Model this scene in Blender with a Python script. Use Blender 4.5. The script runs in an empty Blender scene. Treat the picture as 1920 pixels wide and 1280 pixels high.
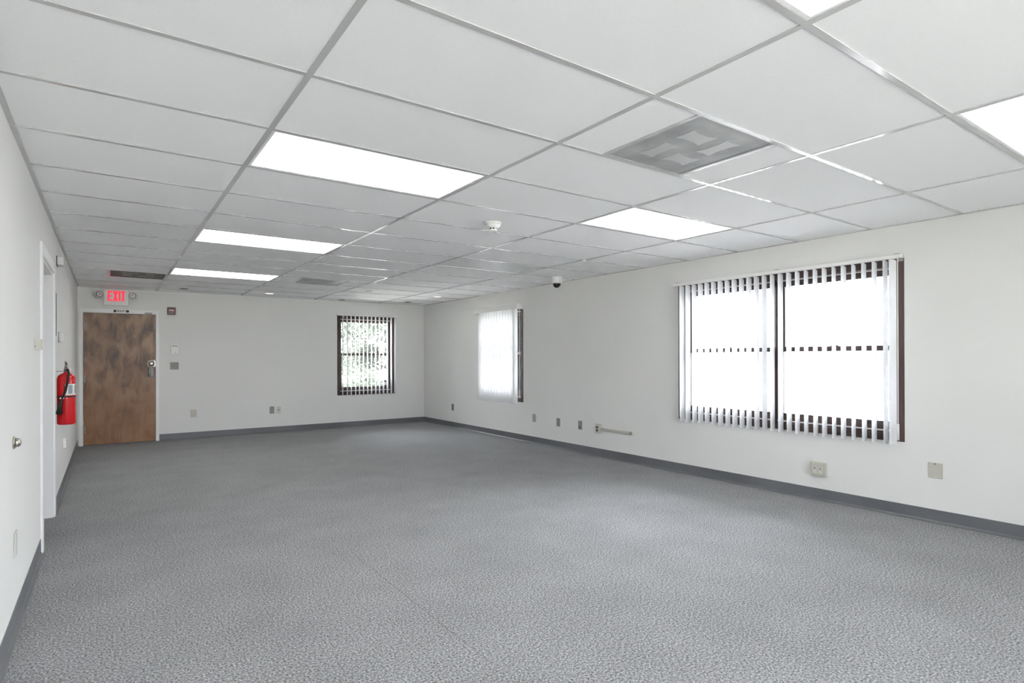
import bpy, bmesh, math, random
from mathutils import Vector, Matrix

random.seed(7)
sc = bpy.context.scene
COL = sc.collection
PI = math.pi

# ---------------------------------------------------------------- dimensions (metres, camera stands over the origin)
XL, XR = -0.3672, 5.2666          # left and right wall faces
YN, YB = -3.00, 10.357            # wall behind the camera, far wall
CAMZ = 1.2776
HC = 2.3405                       # underside of the ceiling grid
GX, GY, TX, TY = 0.6254, 2.1672, 1.2192, 0.6096   # ceiling grid origin and module
WT = 0.15                         # wall thickness
DECK = 2.75

# ---------------------------------------------------------------- camera
cam_data = bpy.data.cameras.new('camera')
cam = bpy.data.objects.new('camera', cam_data)
COL.objects.link(cam)
sc.camera = cam
F_PX, CX, CY = 1070.328, 934.787, 669.45
PITCH, ROLL, YAW = 0.0014, -0.0026, 0.6002
cam_data.sensor_fit = 'HORIZONTAL'
cam_data.sensor_width = 36.0
cam_data.lens = F_PX * 36.0 / 1920.0
cam_data.shift_x = (960.0 - CX) / 1920.0
cam_data.shift_y = (CY - 640.0) / 1920.0
cam_data.clip_start = 0.02
_c, _s = math.cos(YAW), math.sin(YAW)
_f = Vector((_s, _c, 0)); _r = Vector((_c, -_s, 0)); _u = Vector((0, 0, 1))
_f2 = _f * math.cos(PITCH) + _u * math.sin(PITCH)
_u2 = _u * math.cos(PITCH) - _f * math.sin(PITCH)
_r3 = _r * math.cos(ROLL) + _u2 * math.sin(ROLL)
_u3 = _u2 * math.cos(ROLL) - _r * math.sin(ROLL)
_m = Matrix((( _r3.x, _u3.x, -_f2.x, 0), (_r3.y, _u3.y, -_f2.y, 0), (_r3.z, _u3.z, -_f2.z, CAMZ), (0, 0, 0, 1)))
cam.matrix_world = _m

# ---------------------------------------------------------------- sky, sun, exposure
SKY_LOW, SKY_TOP = 9.0, 40.0           # bright overcast: brighter overhead than at the horizon
world = bpy.data.worlds.new('sky'); sc.world = world
world.use_nodes = True
bg = world.node_tree.nodes['Background']
bg.inputs['Color'].default_value = (0.90, 0.94, 1.0, 1)
_n = world.node_tree.nodes; _l = world.node_tree.links
_tc = _n.new('ShaderNodeTexCoord'); _sp = _n.new('ShaderNodeSeparateXYZ'); _mr = _n.new('ShaderNodeMapRange')
_mr.inputs['From Min'].default_value = 0.0; _mr.inputs['From Max'].default_value = 1.0
_mr.inputs['To Min'].default_value = SKY_LOW; _mr.inputs['To Max'].default_value = SKY_TOP
_l.new(_tc.outputs['Generated'], _sp.inputs[0]); _l.new(_sp.outputs['Z'], _mr.inputs['Value']); _l.new(_mr.outputs['Result'], bg.inputs['Strength'])
sun_d = bpy.data.lights.new('sun', 'SUN'); sun_d.energy = 48.0; sun_d.angle = math.radians(2); sun_d.color = (1.0, 0.97, 0.92)
sun = bpy.data.objects.new('sun', sun_d); COL.objects.link(sun)
sun.rotation_euler = (0, math.radians(-35), 0)      # comes from the left, high above the roof
vs = sc.view_settings
vs.view_transform = 'Standard'; vs.look = 'None'; vs.gamma = 1.0; vs.use_curve_mapping = False
vs.exposure = 0.34
sc.cycles.use_denoising = True
sc.cycles.max_bounces = 14; sc.cycles.diffuse_bounces = 8; sc.cycles.transparent_max_bounces = 16
sc.cycles.sample_clamp_indirect = 8.0

# ---------------------------------------------------------------- materials
def lin(r, g, b):
    def f(c):
        c /= 255.0
        return c / 12.92 if c <= 0.04045 else ((c + 0.055) / 1.055) ** 2.4
    return (f(r), f(g), f(b), 1.0)

def mat(name, col, rough=0.6, metal=0.0, spec=0.5):
    m = bpy.data.materials.new(name); m.use_nodes = True
    b = m.node_tree.nodes['Principled BSDF']
    b.inputs['Base Color'].default_value = col if len(col) == 4 else (*col, 1)
    b.inputs['Roughness'].default_value = rough
    b.inputs['Metallic'].default_value = metal
    b.inputs['Specular IOR Level'].default_value = spec
    return m

def nodes(m):
    t = m.node_tree
    return t, t.nodes, t.links, t.nodes['Principled BSDF']

def add_bump(m, scale, strength, dist=0.01, detail=3, rough=0.6):
    t, n, l, b = nodes(m)
    tc = n.new('ShaderNodeTexCoord'); nz = n.new('ShaderNodeTexNoise'); bp = n.new('ShaderNodeBump')
    nz.inputs['Scale'].default_value = scale; nz.inputs['Detail'].default_value = detail; nz.inputs['Roughness'].default_value = rough
    bp.inputs['Strength'].default_value = strength; bp.inputs['Distance'].default_value = dist
    l.new(tc.outputs['Object'], nz.inputs['Vector']); l.new(nz.outputs['Fac'], bp.inputs['Height']); l.new(bp.outputs['Normal'], b.inputs['Normal'])
    return m

def add_mottle(m, c1, c2, scale=3.0, stretch=(1, 1, 1), detail=4, lo=0.35, hi=0.65):
    t, n, l, b = nodes(m)
    tc = n.new('ShaderNodeTexCoord'); mp = n.new('ShaderNodeMapping'); nz = n.new('ShaderNodeTexNoise'); rp = n.new('ShaderNodeValToRGB')
    mp.inputs['Scale'].default_value = stretch
    nz.inputs['Scale'].default_value = scale; nz.inputs['Detail'].default_value = detail
    rp.color_ramp.elements[0].position = lo; rp.color_ramp.elements[0].color = c1
    rp.color_ramp.elements[1].position = hi; rp.color_ramp.elements[1].color = c2
    l.new(tc.outputs['Object'], mp.inputs['Vector']); l.new(mp.outputs['Vector'], nz.inputs['Vector'])
    l.new(nz.outputs['Fac'], rp.inputs['Fac']); l.new(rp.outputs['Color'], b.inputs['Base Color'])
    return m

M = {}
M['wall'] = add_bump(add_mottle(mat('wall_paint', (0.80, 0.80, 0.785), 0.75, spec=0.25), (0.745, 0.746, 0.732, 1), (0.768, 0.768, 0.754, 1), 1.3), 160, 0.08, 0.003)
M['tile'] = add_bump(add_mottle(mat('ceiling_tile', (0.86, 0.86, 0.86), 0.9, spec=0.1), (0.895, 0.898, 0.905, 1), (0.93, 0.932, 0.94, 1), 220, detail=5), 260, 0.25, 0.002, 5)
M['tee'] = mat('grid_metal', (0.50, 0.50, 0.50), 0.10, 0.0, 1.0)
M['trim'] = mat('white_trim_paint', (0.83, 0.835, 0.84), 0.35)
M['base'] = add_mottle(mat('vinyl_base', lin(102, 104, 108), 0.38, spec=0.5), lin(97, 99, 103), lin(107, 109, 113), 2.0)
M['white'] = mat('white_plastic', (0.82, 0.82, 0.80), 0.4)
M['cream'] = mat('cream_plastic', lin(188, 186, 176), 0.45)
M['ivory'] = mat('ivory_plastic', lin(205, 204, 196), 0.45)
M['greige'] = mat('grey_beige_plastic', lin(138, 136, 130), 0.5)
M['greyplate'] = mat('grey_plastic', lin(160, 160, 156), 0.5)
M['dark'] = mat('dark_plastic', lin(30, 30, 32), 0.45)
M['black'] = mat('black_rubber', lin(18, 18, 20), 0.55)
M['chrome'] = mat('bright_metal', (0.36, 0.345, 0.31), 0.34, 1.0)
M['nickel'] = mat('satin_nickel', (0.46, 0.43, 0.38), 0.36, 1.0)
M['hinge'] = mat('dull_hinge_metal', lin(142, 134, 124), 0.5, 0.3)
M['bronze'] = mat('dark_bronze', (0.10, 0.085, 0.08), 0.35, 0.7)
M['red'] = mat('red_enamel', lin(200, 22, 30), 0.22, 0.0, 0.6)
M['alarm_red'] = mat('alarm_red_plastic', lin(72, 17, 17), 0.4)
M['lensclear'] = mat('strobe_lens', lin(225, 170, 170), 0.25)
M['frame'] = add_mottle(mat('brown_window_wood', lin(62, 48, 46), 0.42), lin(54, 41, 39), lin(76, 58, 54), 8, (1, 1, 0.15))
M['offwhite'] = mat('painted_plastic', (0.60, 0.605, 0.60), 0.55)
M['screw'] = mat('screw_metal', (0.5, 0.5, 0.48), 0.35, 0.9)
M['lcd'] = mat('lcd_grey', lin(88, 92, 88), 0.25)
M['paper'] = mat('label_paper', lin(232, 232, 226), 0.6)
M['labelgrey'] = mat('label_grey_print', lin(150, 156, 165), 0.6)
M['labeldark'] = mat('label_dark_print', lin(40, 36, 44), 0.6)
M['perf'] = add_mottle(mat('perforated_metal', lin(150, 151, 152), 0.5), lin(128, 129, 130), lin(172, 173, 174), 3.0)
M['perfdark'] = mat('dark_grille_metal', lin(108, 104, 98), 0.55)
M['vane'] = mat('deflector_metal', lin(178, 179, 180), 0.45)
M['purple'] = mat('sticker_purple', lin(70, 50, 92), 0.5)
M['ground'] = add_mottle(mat('pale_paving', lin(190, 188, 180), 0.9), lin(176, 176, 166), lin(202, 200, 192), 0.8)
M['dark_ground'] = add_mottle(mat('dark_ground', lin(90, 89, 88), 0.9), lin(82, 81, 80), lin(98, 97, 95), 0.8)
M['bark'] = add_mottle(mat('bark', lin(46, 42, 38), 0.9), lin(36, 33, 30), lin(56, 51, 46), 6, (1, 1, 0.3))
M['deck'] = mat('roof_deck_grey', (0.4, 0.4, 0.4), 0.9)

def emis(name, col, strength):
    m = bpy.data.materials.new(name); m.use_nodes = True
    t = m.node_tree; t.nodes.clear()
    o = t.nodes.new('ShaderNodeOutputMaterial'); e = t.nodes.new('ShaderNodeEmission')
    e.inputs['Color'].default_value = (*col, 1); e.inputs['Strength'].default_value = strength
    t.links.new(e.outputs['Emission'], o.inputs['Surface'])
    return m

def panel_mat(PANEL):
    # acrylic lens lit by tubes that run lengthwise behind it
    m = emis('lit_panel_lens', (1.0, 0.985, 0.95), PANEL)
    t = m.node_tree; e = [x for x in t.nodes if x.type == 'EMISSION'][0]
    tc = t.nodes.new('ShaderNodeTexCoord'); sp = t.nodes.new('ShaderNodeSeparateXYZ')
    w = t.nodes.new('ShaderNodeMath'); w.operation = 'MULTIPLY'; w.inputs[1].default_value = 2 * PI / 0.27
    c = t.nodes.new('ShaderNodeMath'); c.operation = 'COSINE'
    r = t.nodes.new('ShaderNodeMapRange'); r.inputs['From Min'].default_value = -1; r.inputs['From Max'].default_value = 1
    r.inputs['To Min'].default_value = PANEL * 1.45; r.inputs['To Max'].default_value = PANEL * 0.55
    t.links.new(tc.outputs['Object'], sp.inputs[0]); t.links.new(sp.outputs['Y'], w.inputs[0]); t.links.new(w.outputs[0], c.inputs[0])
    t.links.new(c.outputs[0], r.inputs['Value']); t.links.new(r.outputs['Result'], e.inputs['Strength'])
    return m
M['panel'] = panel_mat(5.2); M['panel_right'] = panel_mat(3.8); M['panel_mid'] = panel_mat(5.8); M['panel_far'] = panel_mat(7.5)      # strengths set per panel to balance light along the room
M['exitred'] = emis('exit_letter_red', lin(248, 60, 78)[:3], 1.0)
M['warmlens'] = emis('downlight_lamp', (1.0, 0.93, 0.82), 1.1)
M['offlens'] = mat('unlit_panel_lens', (0.70, 0.71, 0.71), 0.38, 0, 0.35)

def translucent(name, col, fac, rough=0.6):
    m = bpy.data.materials.new(name); m.use_nodes = True
    t = m.node_tree; n = t.nodes; l = t.links; b = n['Principled BSDF']; o = n['Material Output']
    b.inputs['Base Color'].default_value = (*col, 1); b.inputs['Roughness'].default_value = rough; b.inputs['Specular IOR Level'].default_value = 0.2
    tr = n.new('ShaderNodeBsdfTranslucent'); tr.inputs['Color'].default_value = (*col, 1)
    mx = n.new('ShaderNodeMixShader'); mx.inputs[0].default_value = fac
    l.new(b.outputs[0], mx.inputs[1]); l.new(tr.outputs[0], mx.inputs[2]); l.new(mx.outputs[0], o.inputs['Surface'])
    return m
M['slat'] = translucent('blind_vinyl', (0.92, 0.925, 0.935), 0.45)
M['leaf'] = translucent('leaf_green', (0.062, 0.076, 0.060), 0.35)

def glass_mat():
    m = bpy.data.materials.new('window_glass'); m.use_nodes = True
    t = m.node_tree; n = t.nodes; l = t.links; n.clear()
    o = n.new('ShaderNodeOutputMaterial'); tr = n.new('ShaderNodeBsdfTransparent'); g = n.new('ShaderNodeBsdfGlossy')
    f = n.new('ShaderNodeFresnel'); mx = n.new('ShaderNodeMixShader')
    f.inputs['IOR'].default_value = 1.45; g.inputs['Roughness'].default_value = 0.01
    tr.inputs['Color'].default_value = (0.98, 0.98, 0.98, 1)
    l.new(f.outputs[0], mx.inputs[0]); l.new(tr.outputs[0], mx.inputs[1]); l.new(g.outputs[0], mx.inputs[2]); l.new(mx.outputs[0], o.inputs['Surface'])
    return m
M['glass'] = glass_mat()

def carpet_mat():
    m = mat('grey_loop_carpet', (0.25, 0.25, 0.26), 0.95, spec=0.05)
    t, n, l, b = nodes(m)
    tc = n.new('ShaderNodeTexCoord')
    def noise(scale, detail, rough=0.6):
        z = n.new('ShaderNodeTexNoise'); z.inputs['Scale'].default_value = scale; z.inputs['Detail'].default_value = detail; z.inputs['Roughness'].default_value = rough
        l.new(tc.outputs['Object'], z.inputs['Vector']); return z
    fine = noise(105, 4, 0.78)
    ramp = n.new('ShaderNodeValToRGB'); cr = ramp.color_ramp
    cr.elements[0].position = 0.38; cr.elements[0].color = (0.086, 0.087, 0.090, 1)
    cr.elements[1].position = 0.62; cr.elements[1].color = (0.50, 0.503, 0.518, 1)
    e = cr.elements.new(0.50); e.color = (0.25, 0.252, 0.26, 1)
    l.new(fine.outputs['Fac'], ramp.inputs['Fac'])
    big = noise(2.2, 4)
    r2 = n.new('ShaderNodeMapRange'); r2.inputs['From Min'].default_value = 0.3; r2.inputs['From Max'].default_value = 0.7
    r2.inputs['To Min'].default_value = 0.92; r2.inputs['To Max'].default_value = 1.08
    l.new(big.outputs['Fac'], r2.inputs['Value'])
    # two faint seams in the broadloom, running down the room
    sp = n.new('ShaderNodeSeparateXYZ'); l.new(tc.outputs['Object'], sp.inputs[0])
    def seam(x0, y0, y1, amt):
        d = n.new('ShaderNodeMath'); d.operation = 'COMPARE'; d.inputs[1].default_value = x0; d.inputs[2].default_value = 0.0022
        l.new(sp.outputs['X'], d.inputs[0])
        a = n.new('ShaderNodeMath'); a.operation = 'GREATER_THAN'; a.inputs[1].default_value = y0; l.new(sp.outputs['Y'], a.inputs[0])
        c = n.new('ShaderNodeMath'); c.operation = 'LESS_THAN'; c.inputs[1].default_value = y1; l.new(sp.outputs['Y'], c.inputs[0])
        p = n.new('ShaderNodeMath'); p.operation = 'MULTIPLY'; l.new(a.outputs[0], p.inputs[0]); l.new(c.outputs[0], p.inputs[1])
        q = n.new('ShaderNodeMath'); q.operation = 'MULTIPLY'; l.new(p.outputs[0], q.inputs[0]); l.new(d.outputs[0], q.inputs[1])
        k = n.new('ShaderNodeMath'); k.operation = 'MULTIPLY'; k.inputs[1].default_value = amt; l.new(q.outputs[0], k.inputs[0])
        return k
    s1 = seam(1.322, 2.0, 3.6, 0.30); s2 = seam(4.80, 1.1, 1.45, 0.3)
    su = n.new('ShaderNodeMath'); su.operation = 'ADD'; l.new(s1.outputs[0], su.inputs[0]); l.new(s2.outputs[0], su.inputs[1])
    iv = n.new('ShaderNodeMath'); iv.operation = 'SUBTRACT'; iv.inputs[0].default_value = 1.0; l.new(su.outputs[0], iv.inputs[1])
    mm = n.new('ShaderNodeMath'); mm.operation = 'MULTIPLY'; l.new(iv.outputs[0], mm.inputs[0]); l.new(r2.outputs['Result'], mm.inputs[1])
    vm = n.new('ShaderNodeVectorMath'); vm.operation = 'SCALE'
    l.new(ramp.outputs['Color'], vm.inputs[0]); l.new(mm.outputs[0], vm.inputs['Scale'])
    l.new(vm.outputs['Vector'], b.inputs['Base Color'])
    bp = n.new('ShaderNodeBump'); bp.inputs['Strength'].default_value = 0.25; bp.inputs['Distance'].default_value = 0.003
    l.new(fine.outputs['Fac'], bp.inputs['Height']); l.new(bp.outputs['Normal'], b.inputs['Normal'])
    return m
M['carpet'] = carpet_mat()

def door_mat():
    m = mat('worn_wood_veneer', lin(100, 78, 60), 0.42)
    t, n, l, b = nodes(m)
    tc = n.new('ShaderNodeTexCoord')
    def chain(stretch, scale, detail, pts, dist=0.0):
        mp = n.new('ShaderNodeMapping'); mp.inputs['Scale'].default_value = stretch
        z = n.new('ShaderNodeTexNoise'); z.inputs['Scale'].default_value = scale; z.inputs['Detail'].default_value = detail; z.inputs['Distortion'].default_value = dist
        r = n.new('ShaderNodeValToRGB')
        r.color_ramp.elements[0].position, r.color_ramp.elements[0].color = pts[0]
        r.color_ramp.elements[1].position, r.color_ramp.elements[1].color = pts[-1]
        for p in pts[1:-1]:
            e = r.color_ramp.elements.new(p[0]); e.color = p[1]
        l.new(tc.outputs['Object'], mp.inputs['Vector']); l.new(mp.outputs['Vector'], z.inputs['Vector']); l.new(z.outputs['Fac'], r.inputs['Fac'])
        return r
    patches = chain((1.9, 1, 0.9), 4.2, 6, [(0.34, lin(74, 50, 33)), (0.52, lin(132, 101, 73)), (0.66, lin(156, 126, 100))], 0.6)
    grain = chain((26, 1, 0.7), 5, 6, [(0.3, (0.72, 0.70, 0.68, 1)), (0.7, (1.08, 1.06, 1.04, 1))])
    # the lower half keeps its browner finish
    sp = n.new('ShaderNodeSeparateXYZ'); l.new(tc.outputs['Object'], sp.inputs[0])
    wob = n.new('ShaderNodeTexNoise'); wob.inputs['Scale'].default_value = 2.5; l.new(tc.outputs['Object'], wob.inputs['Vector'])
    ad = n.new('ShaderNodeMath'); ad.operation = 'MULTIPLY_ADD'; ad.inputs[1].default_value = 0.9; l.new(wob.outputs['Fac'], ad.inputs[0]); l.new(sp.outputs['Z'], ad.inputs[2])
    mr = n.new('ShaderNodeMapRange'); mr.inputs['From Min'].default_value = 0.85; mr.inputs['From Max'].default_value = 1.75; l.new(ad.outputs[0], mr.inputs['Value'])
    warm = n.new('ShaderNodeMixRGB'); warm.blend_type = 'MIX'
    warm.inputs[1].default_value = lin(150, 102, 56)
    sc_ = n.new('ShaderNodeMapRange'); sc_.inputs['To Min'].default_value = 0.35; sc_.inputs['To Max'].default_value = 1.0
    l.new(mr.outputs['Result'], sc_.inputs['Value'])
    l.new(sc_.outputs['Result'], warm.inputs[0]); l.new(patches.outputs['Color'], warm.inputs[2])
    mu = n.new('ShaderNodeMixRGB'); mu.blend_type = 'MULTIPLY'; mu.inputs[0].default_value = 1.0
    l.new(warm.outputs[0], mu.inputs[1]); l.new(grain.outputs['Color'], mu.inputs[2])
    l.new(mu.outputs[0], b.inputs['Base Color'])
    return m
M['door'] = door_mat()

# ---------------------------------------------------------------- mesh helpers
class MB:
    def __init__(self): self.bm = bmesh.new()
    def box(self, x0, x1, y0, y1, z0, z1, mat_i=0):
        v = [self.bm.verts.new((x, y, z)) for x in (x0, x1) for y in (y0, y1) for z in (z0, z1)]
        for f in ((0, 1, 3, 2), (4, 6, 7, 5), (0, 4, 5, 1), (2, 3, 7, 6), (0, 2, 6, 4), (1, 5, 7, 3)):
            fc = self.bm.faces.new([v[i] for i in f]); fc.material_index = mat_i
        return self
    def prism(self, pts, a0, a1, axis='y', mat_i=0):
        """2-D outline swept along one axis; pts are in the two remaining axes in xyz order."""
        def P(p, a):
            return {'x': (a, p[0], p[1]), 'y': (p[0], a, p[1]), 'z': (p[0], p[1], a)}[axis]
        A = [self.bm.verts.new(P(p, a0)) for p in pts]; B = [self.bm.verts.new(P(p, a1)) for p in pts]
        k = len(pts); fs = [self.bm.faces.new(A), self.bm.faces.new(B[::-1])]
        for i in range(k): fs.append(self.bm.faces.new((A[i], B[i], B[(i + 1) % k], A[(i + 1) % k])))
        for f in fs: f.material_index = mat_i
        return self
    def lathe(self, prof, c=(0, 0, 0), axis='z', seg=28, mat_i=0, smooth=True):
        """prof: list of (radius, height along axis)"""
        rings = []
        for r, h in prof:
            ring = []
            for i in range(seg):
                a = 2 * PI * i / seg; p, q = r * math.cos(a), r * math.sin(a)
                co = {'z': (p, q, h), 'y': (p, h, q), 'x': (h, p, q)}[axis]
                ring.append(self.bm.verts.new((co[0] + c[0], co[1] + c[1], co[2] + c[2])))
            rings.append(ring)
        for a, b in zip(rings, rings[1:]):
            for i in range(seg):
                f = self.bm.faces.new((a[i], a[(i + 1) % seg], b[(i + 1) % seg], b[i])); f.smooth = smooth; f.material_index = mat_i
        for r in (rings[0], rings[-1]):
            f = self.bm.faces.new(r); f.material_index = mat_i
        return self
    def tube(self, pts, r, seg=10, mat_i=0):
        pts = [Vector(p) for p in pts]; rad = r if isinstance(r, (list, tuple)) else [r] * len(pts)
        prev = None; rings = []
        for i, p in enumerate(pts):
            d = (pts[min(i + 1, len(pts) - 1)] - pts[max(i - 1, 0)]).normalized()
            if prev is None:
                u = d.orthogonal().normalized()
            else:
                u = (prev - d * prev.dot(d)).normalized()
            prev = u; w = d.cross(u)
            rings.append([self.bm.verts.new(p + (u * math.cos(2 * PI * k / seg) + w * math.sin(2 * PI * k / seg)) * rad[i]) for k in range(seg)])
        for a, b in zip(rings, rings[1:]):
            for k in range(seg):
                f = self.bm.faces.new((a[k], a[(k + 1) % seg], b[(k + 1) % seg], b[k])); f.smooth = True; f.material_index = mat_i
        for q in (rings[0], rings[-1]):
            f = self.bm.faces.new(q); f.material_index = mat_i
        return self
    def ring(self, x0, x1, z0, z1, w, y0, y1, mat_i=0):
        """rectangular picture-frame in the xz plane"""
        self.box(x0, x0 + w, y0, y1, z0, z1, mat_i); self.box(x1 - w, x1, y0, y1, z0, z1, mat_i)
        self.box(x0 + w, x1 - w, y0, y1, z0, z0 + w, mat_i); self.box(x0 + w, x1 - w, y0, y1, z1 - w, z1, mat_i)
        return self
    def build(self, name, m, parent=None, bevel=0.0, seg=2, loc=None):
        bmesh.ops.recalc_face_normals(self.bm, faces=self.bm.faces)
        me = bpy.data.meshes.new(name); self.bm.to_mesh(me); self.bm.free()
        for x in (m if isinstance(m, (list, tuple)) else [m]): me.materials.append(x)
        o = bpy.data.objects.new(name, me); COL.objects.link(o)
        if parent: o.parent = parent
        if loc: o.location = loc
        if bevel:
            b = o.modifiers.new('bevel', 'BEVEL'); b.width = bevel; b.segments = seg; b.limit_method = 'ANGLE'; b.angle_limit = math.radians(40)
        return o

def tag(o, label=None, cat=None, group=None, kind=None):
    if label: o['label'] = label
    if cat: o['category'] = cat
    if group: o['group'] = group
    if kind: o['kind'] = kind
    return o

def struct(o): o['kind'] = 'structure'; return o

def empty(name, loc, rz=0.0):
    o = bpy.data.objects.new(name, None); COL.objects.link(o); o.empty_display_size = 0.1
    o.location = loc; o.rotation_euler = (0, 0, rz); return o

def kids(o): return [c for c in bpy.data.objects if c.parent == o]

def copy_tree(o, parent=None):
    c = o.copy(); COL.objects.link(c); c.parent = parent
    for ch in kids(o): copy_tree(ch, c)
    return c

# on a wall: local x runs to the right for someone facing it, local y goes into the wall, z up
def on_wall(name, side, along, z, gap=0.0006):
    if side == 'back': return empty(name, (along, YB - gap, z), 0)
    if side == 'right': return empty(name, (XR - gap, along, z), -PI / 2)
    return empty(name, (XL + gap, along, z), PI / 2)

# ---------------------------------------------------------------- the setting: shell
def wall_x(name, x0, x1, holes, y0, y1):
    """wall whose thickness spans x0..x1 and which runs along y; holes = (ya, yb, za, zb)"""
    w = MB(); cur = y0
    for ya, yb, za, zb in sorted(holes):
        w.box(x0, x1, cur, ya, 0, DECK)
        if za > 0: w.box(x0, x1, ya, yb, 0, za)
        w.box(x0, x1, ya, yb, zb, DECK); cur = yb
    w.box(x0, x1, cur, y1, 0, DECK)
    return struct(w.build(name, M['wall']))

def wall_y(name, y0, y1, holes, x0, x1):
    w = MB(); cur = x0
    for xa, xb, za, zb in sorted(holes):
        w.box(cur, xa, y0, y1, 0, DECK)
        if za > 0: w.box(xa, xb, y0, y1, 0, za)
        w.box(xa, xb, y0, y1, zb, DECK); cur = xb
    w.box(cur, x1, y0, y1, 0, DECK)
    return struct(w.build(name, M['wall']))

WZ0, WZ1 = 0.595, 2.072                          # window frame bottom and top
W1 = (3.486, 4.622); W2 = (7.022, 8.250); W3 = (1.937, 4.130); W_FILL = (-0.2, 3.5); W_FILL_Z = (0.16, 2.22)
DOOR = (-0.348, 0.660, 2.030)
OPEN = (4.87, 5.85, 1.972)

wall_x('wall_right', XR, XR + WT, [(W2[0], W2[1], WZ0, WZ1), (W3[0], W3[1], WZ0, WZ1)], YN - WT, YB + WT)
wall_x('wall_left', XL - WT, XL, [(OPEN[0], OPEN[1], 0, OPEN[2])], YN - WT, YB + WT)
wall_y('wall_back', YB, YB + WT, [(DOOR[0], DOOR[1], 0, DOOR[2]), (W1[0], W1[1], WZ0, WZ1)], XL, XR)
wall_y('wall_near', YN - WT, YN, [(W_FILL[0], W_FILL[1], W_FILL_Z[0], W_FILL_Z[1])], XL, XR)
# the little lobby behind the doorway on the left
HX = XL - WT - 1.3
struct(MB().box(HX - 0.1, HX, 4.2, 6.6, 0, DECK).box(HX, XL - WT, 4.2, 4.3, 0, DECK).box(HX, XL - WT, 6.5, 6.6, 0, DECK).build('wall_lobby', M['wall']))
struct(MB().box(HX, XL - WT, 4.3, 6.5, HC, HC + 0.02).build('ceiling_lobby', M['tile']))
struct(MB().box(HX - 0.1, XR + WT, YN - WT, YB + WT, -0.12, 0).build('floor', M['carpet']))
struct(MB().box(HX - 0.1, XR + WT, YN - WT, YB + WT, DECK, DECK + 0.15).build('ceiling_deck', M['deck']))
struct(MB().box(-60, XR + WT, -60, 80, -0.30, -0.125).build('ground', M['ground']))
struct(MB().box(XR + WT + 0.001, 70, -60, 80, -0.30, -0.125).build('ground_dark_right', M['dark_ground']))  # ground darkened to cut the light bounced up through the right windows
struct(MB().box(XR + WT + 0.3, 10.5, 6.2, 9.8, -0.124, -0.10).build('ground_bounce', M['ground']))  # pale slab added to bounce light up through the second window

# ---------------------------------------------------------------- ceiling: lay-in tiles on a metal grid
XLINES = [XL] + [GX + TX * i for i in range(4)] + [XR]
J0, J1 = -8, 13
YL = [YN] + [GY + TY * j for j in range(J0, J1 + 1)] + [YB]
def cell(i, j): return XLINES[i + 1], XLINES[i + 2], GY + TY * j, GY + TY * (j + 1)
LIT = [(0, -3), (0, 1), (0, 5), (0, 9), (2, -3), (2, 1)]
OFF = [(2, 5)]
TILEZ = HC + 0.004
skip = set(LIT + OFF)
holes = []                                        # 2x2 ft openings inside a cell
ca = cell(1, -1); holes.append(((1, -1), (ca[0] + 0.3048, ca[0] + 0.9144)))
cc = cell(1, 9);  holes.append(((1, 9), (ca[0] + 0.3048, ca[0] + 0.9144)))
cb = cell(-1, 10); holes.append(((-1, 10), (cb[1] - 0.6096, cb[1])))
hd = dict(holes)
ti = MB(); gr = MB(); TW = 0.012
for i in range(-1, 4):
    for k in range(len(YL) - 1):
        j = J0 + k - 1
        if (i, j) in skip: continue
        x0, x1 = XLINES[i + 1], XLINES[i + 2]; y0, y1 = YL[k], YL[k + 1]
        e = 0.004
        if (i, j) in hd:
            a, b = hd[(i, j)]
            if a - x0 > 0.02:
                ti.box(x0 + e, a - e, y0 + e, y1 - e, TILEZ, TILEZ + 0.016); gr.box(a - TW, a + TW, y0 + TW, y1 - TW, HC, HC + 0.0035)
            if x1 - b > 0.02:
                ti.box(b + e, x1 - e, y0 + e, y1 - e, TILEZ, TILEZ + 0.016); gr.box(b - TW, b + TW, y0 + TW, y1 - TW, HC, HC + 0.0035)
        else:
            ti.box(x0 + e, x1 - e, y0 + e, y1 - e, TILEZ, TILEZ + 0.016)
for x in XLINES[1:-1]: gr.box(x - TW, x + TW, YN + 0.022, YB - 0.022, HC, HC + 0.0035)
for y in YL[1:-1]:
    for a, b in zip(XLINES, XLINES[1:]):
        gr.box(a + (TW if a != XL else 0.022), b - (TW if b != XR else 0.022), y - TW, y + TW, HC, HC + 0.0035)
gr.box(XL, XL + 0.022, YN, YB, HC - 0.001, HC + 0.0035); gr.box(XR - 0.022, XR, YN, YB, HC - 0.001, HC + 0.0035)
gr.box(XL + 0.022, XR - 0.022, YN, YN + 0.022, HC - 0.001, HC + 0.0035); gr.box(XL + 0.022, XR - 0.022, YB - 0.022, YB, HC - 0.001, HC + 0.0035)
ceiling = struct(ti.build('ceiling', M['tile']))
gr.build('ceiling_grid', M['tee'], ceiling)

# ---------------------------------------------------------------- vinyl cove base along the walls
def cove(name, pts):
    """pts: list of (start, end, side)"""
    w = MB()
    prof = [(0, 0), (0.022, 0), (0.022, 0.0035), (0.012, 0.0065), (0.005, 0.018), (0.0042, 0.098), (0.003, 0.1), (0, 0.1)]   # (out of wall, z)
    for a, b, side in pts:
        if side == 'right': w.prism([(XR - o, z) for o, z in prof], a, b, 'y')
        if side == 'left': w.prism([(XL + o, z) for o, z in prof], a, b, 'y')
        if side == 'back': w.prism([(YB - o, z) for o, z in prof], a, b, 'x')
        if side == 'near': w.prism([(YN + o, z) for o, z in prof], a, b, 'x')
    return struct(w.build(name, M['base']))
cove('baseboard_right', [(YN + 0.024, YB, 'right')])
cove('baseboard_left', [(YN + 0.024, 4.778, 'left'), (5.942, YB - 0.001, 'left')])
cove('baseboard_back', [(0.662, XR - 0.0045, 'back')])
cove('baseboard_near', [(XL, XR, 'near')])

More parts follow.
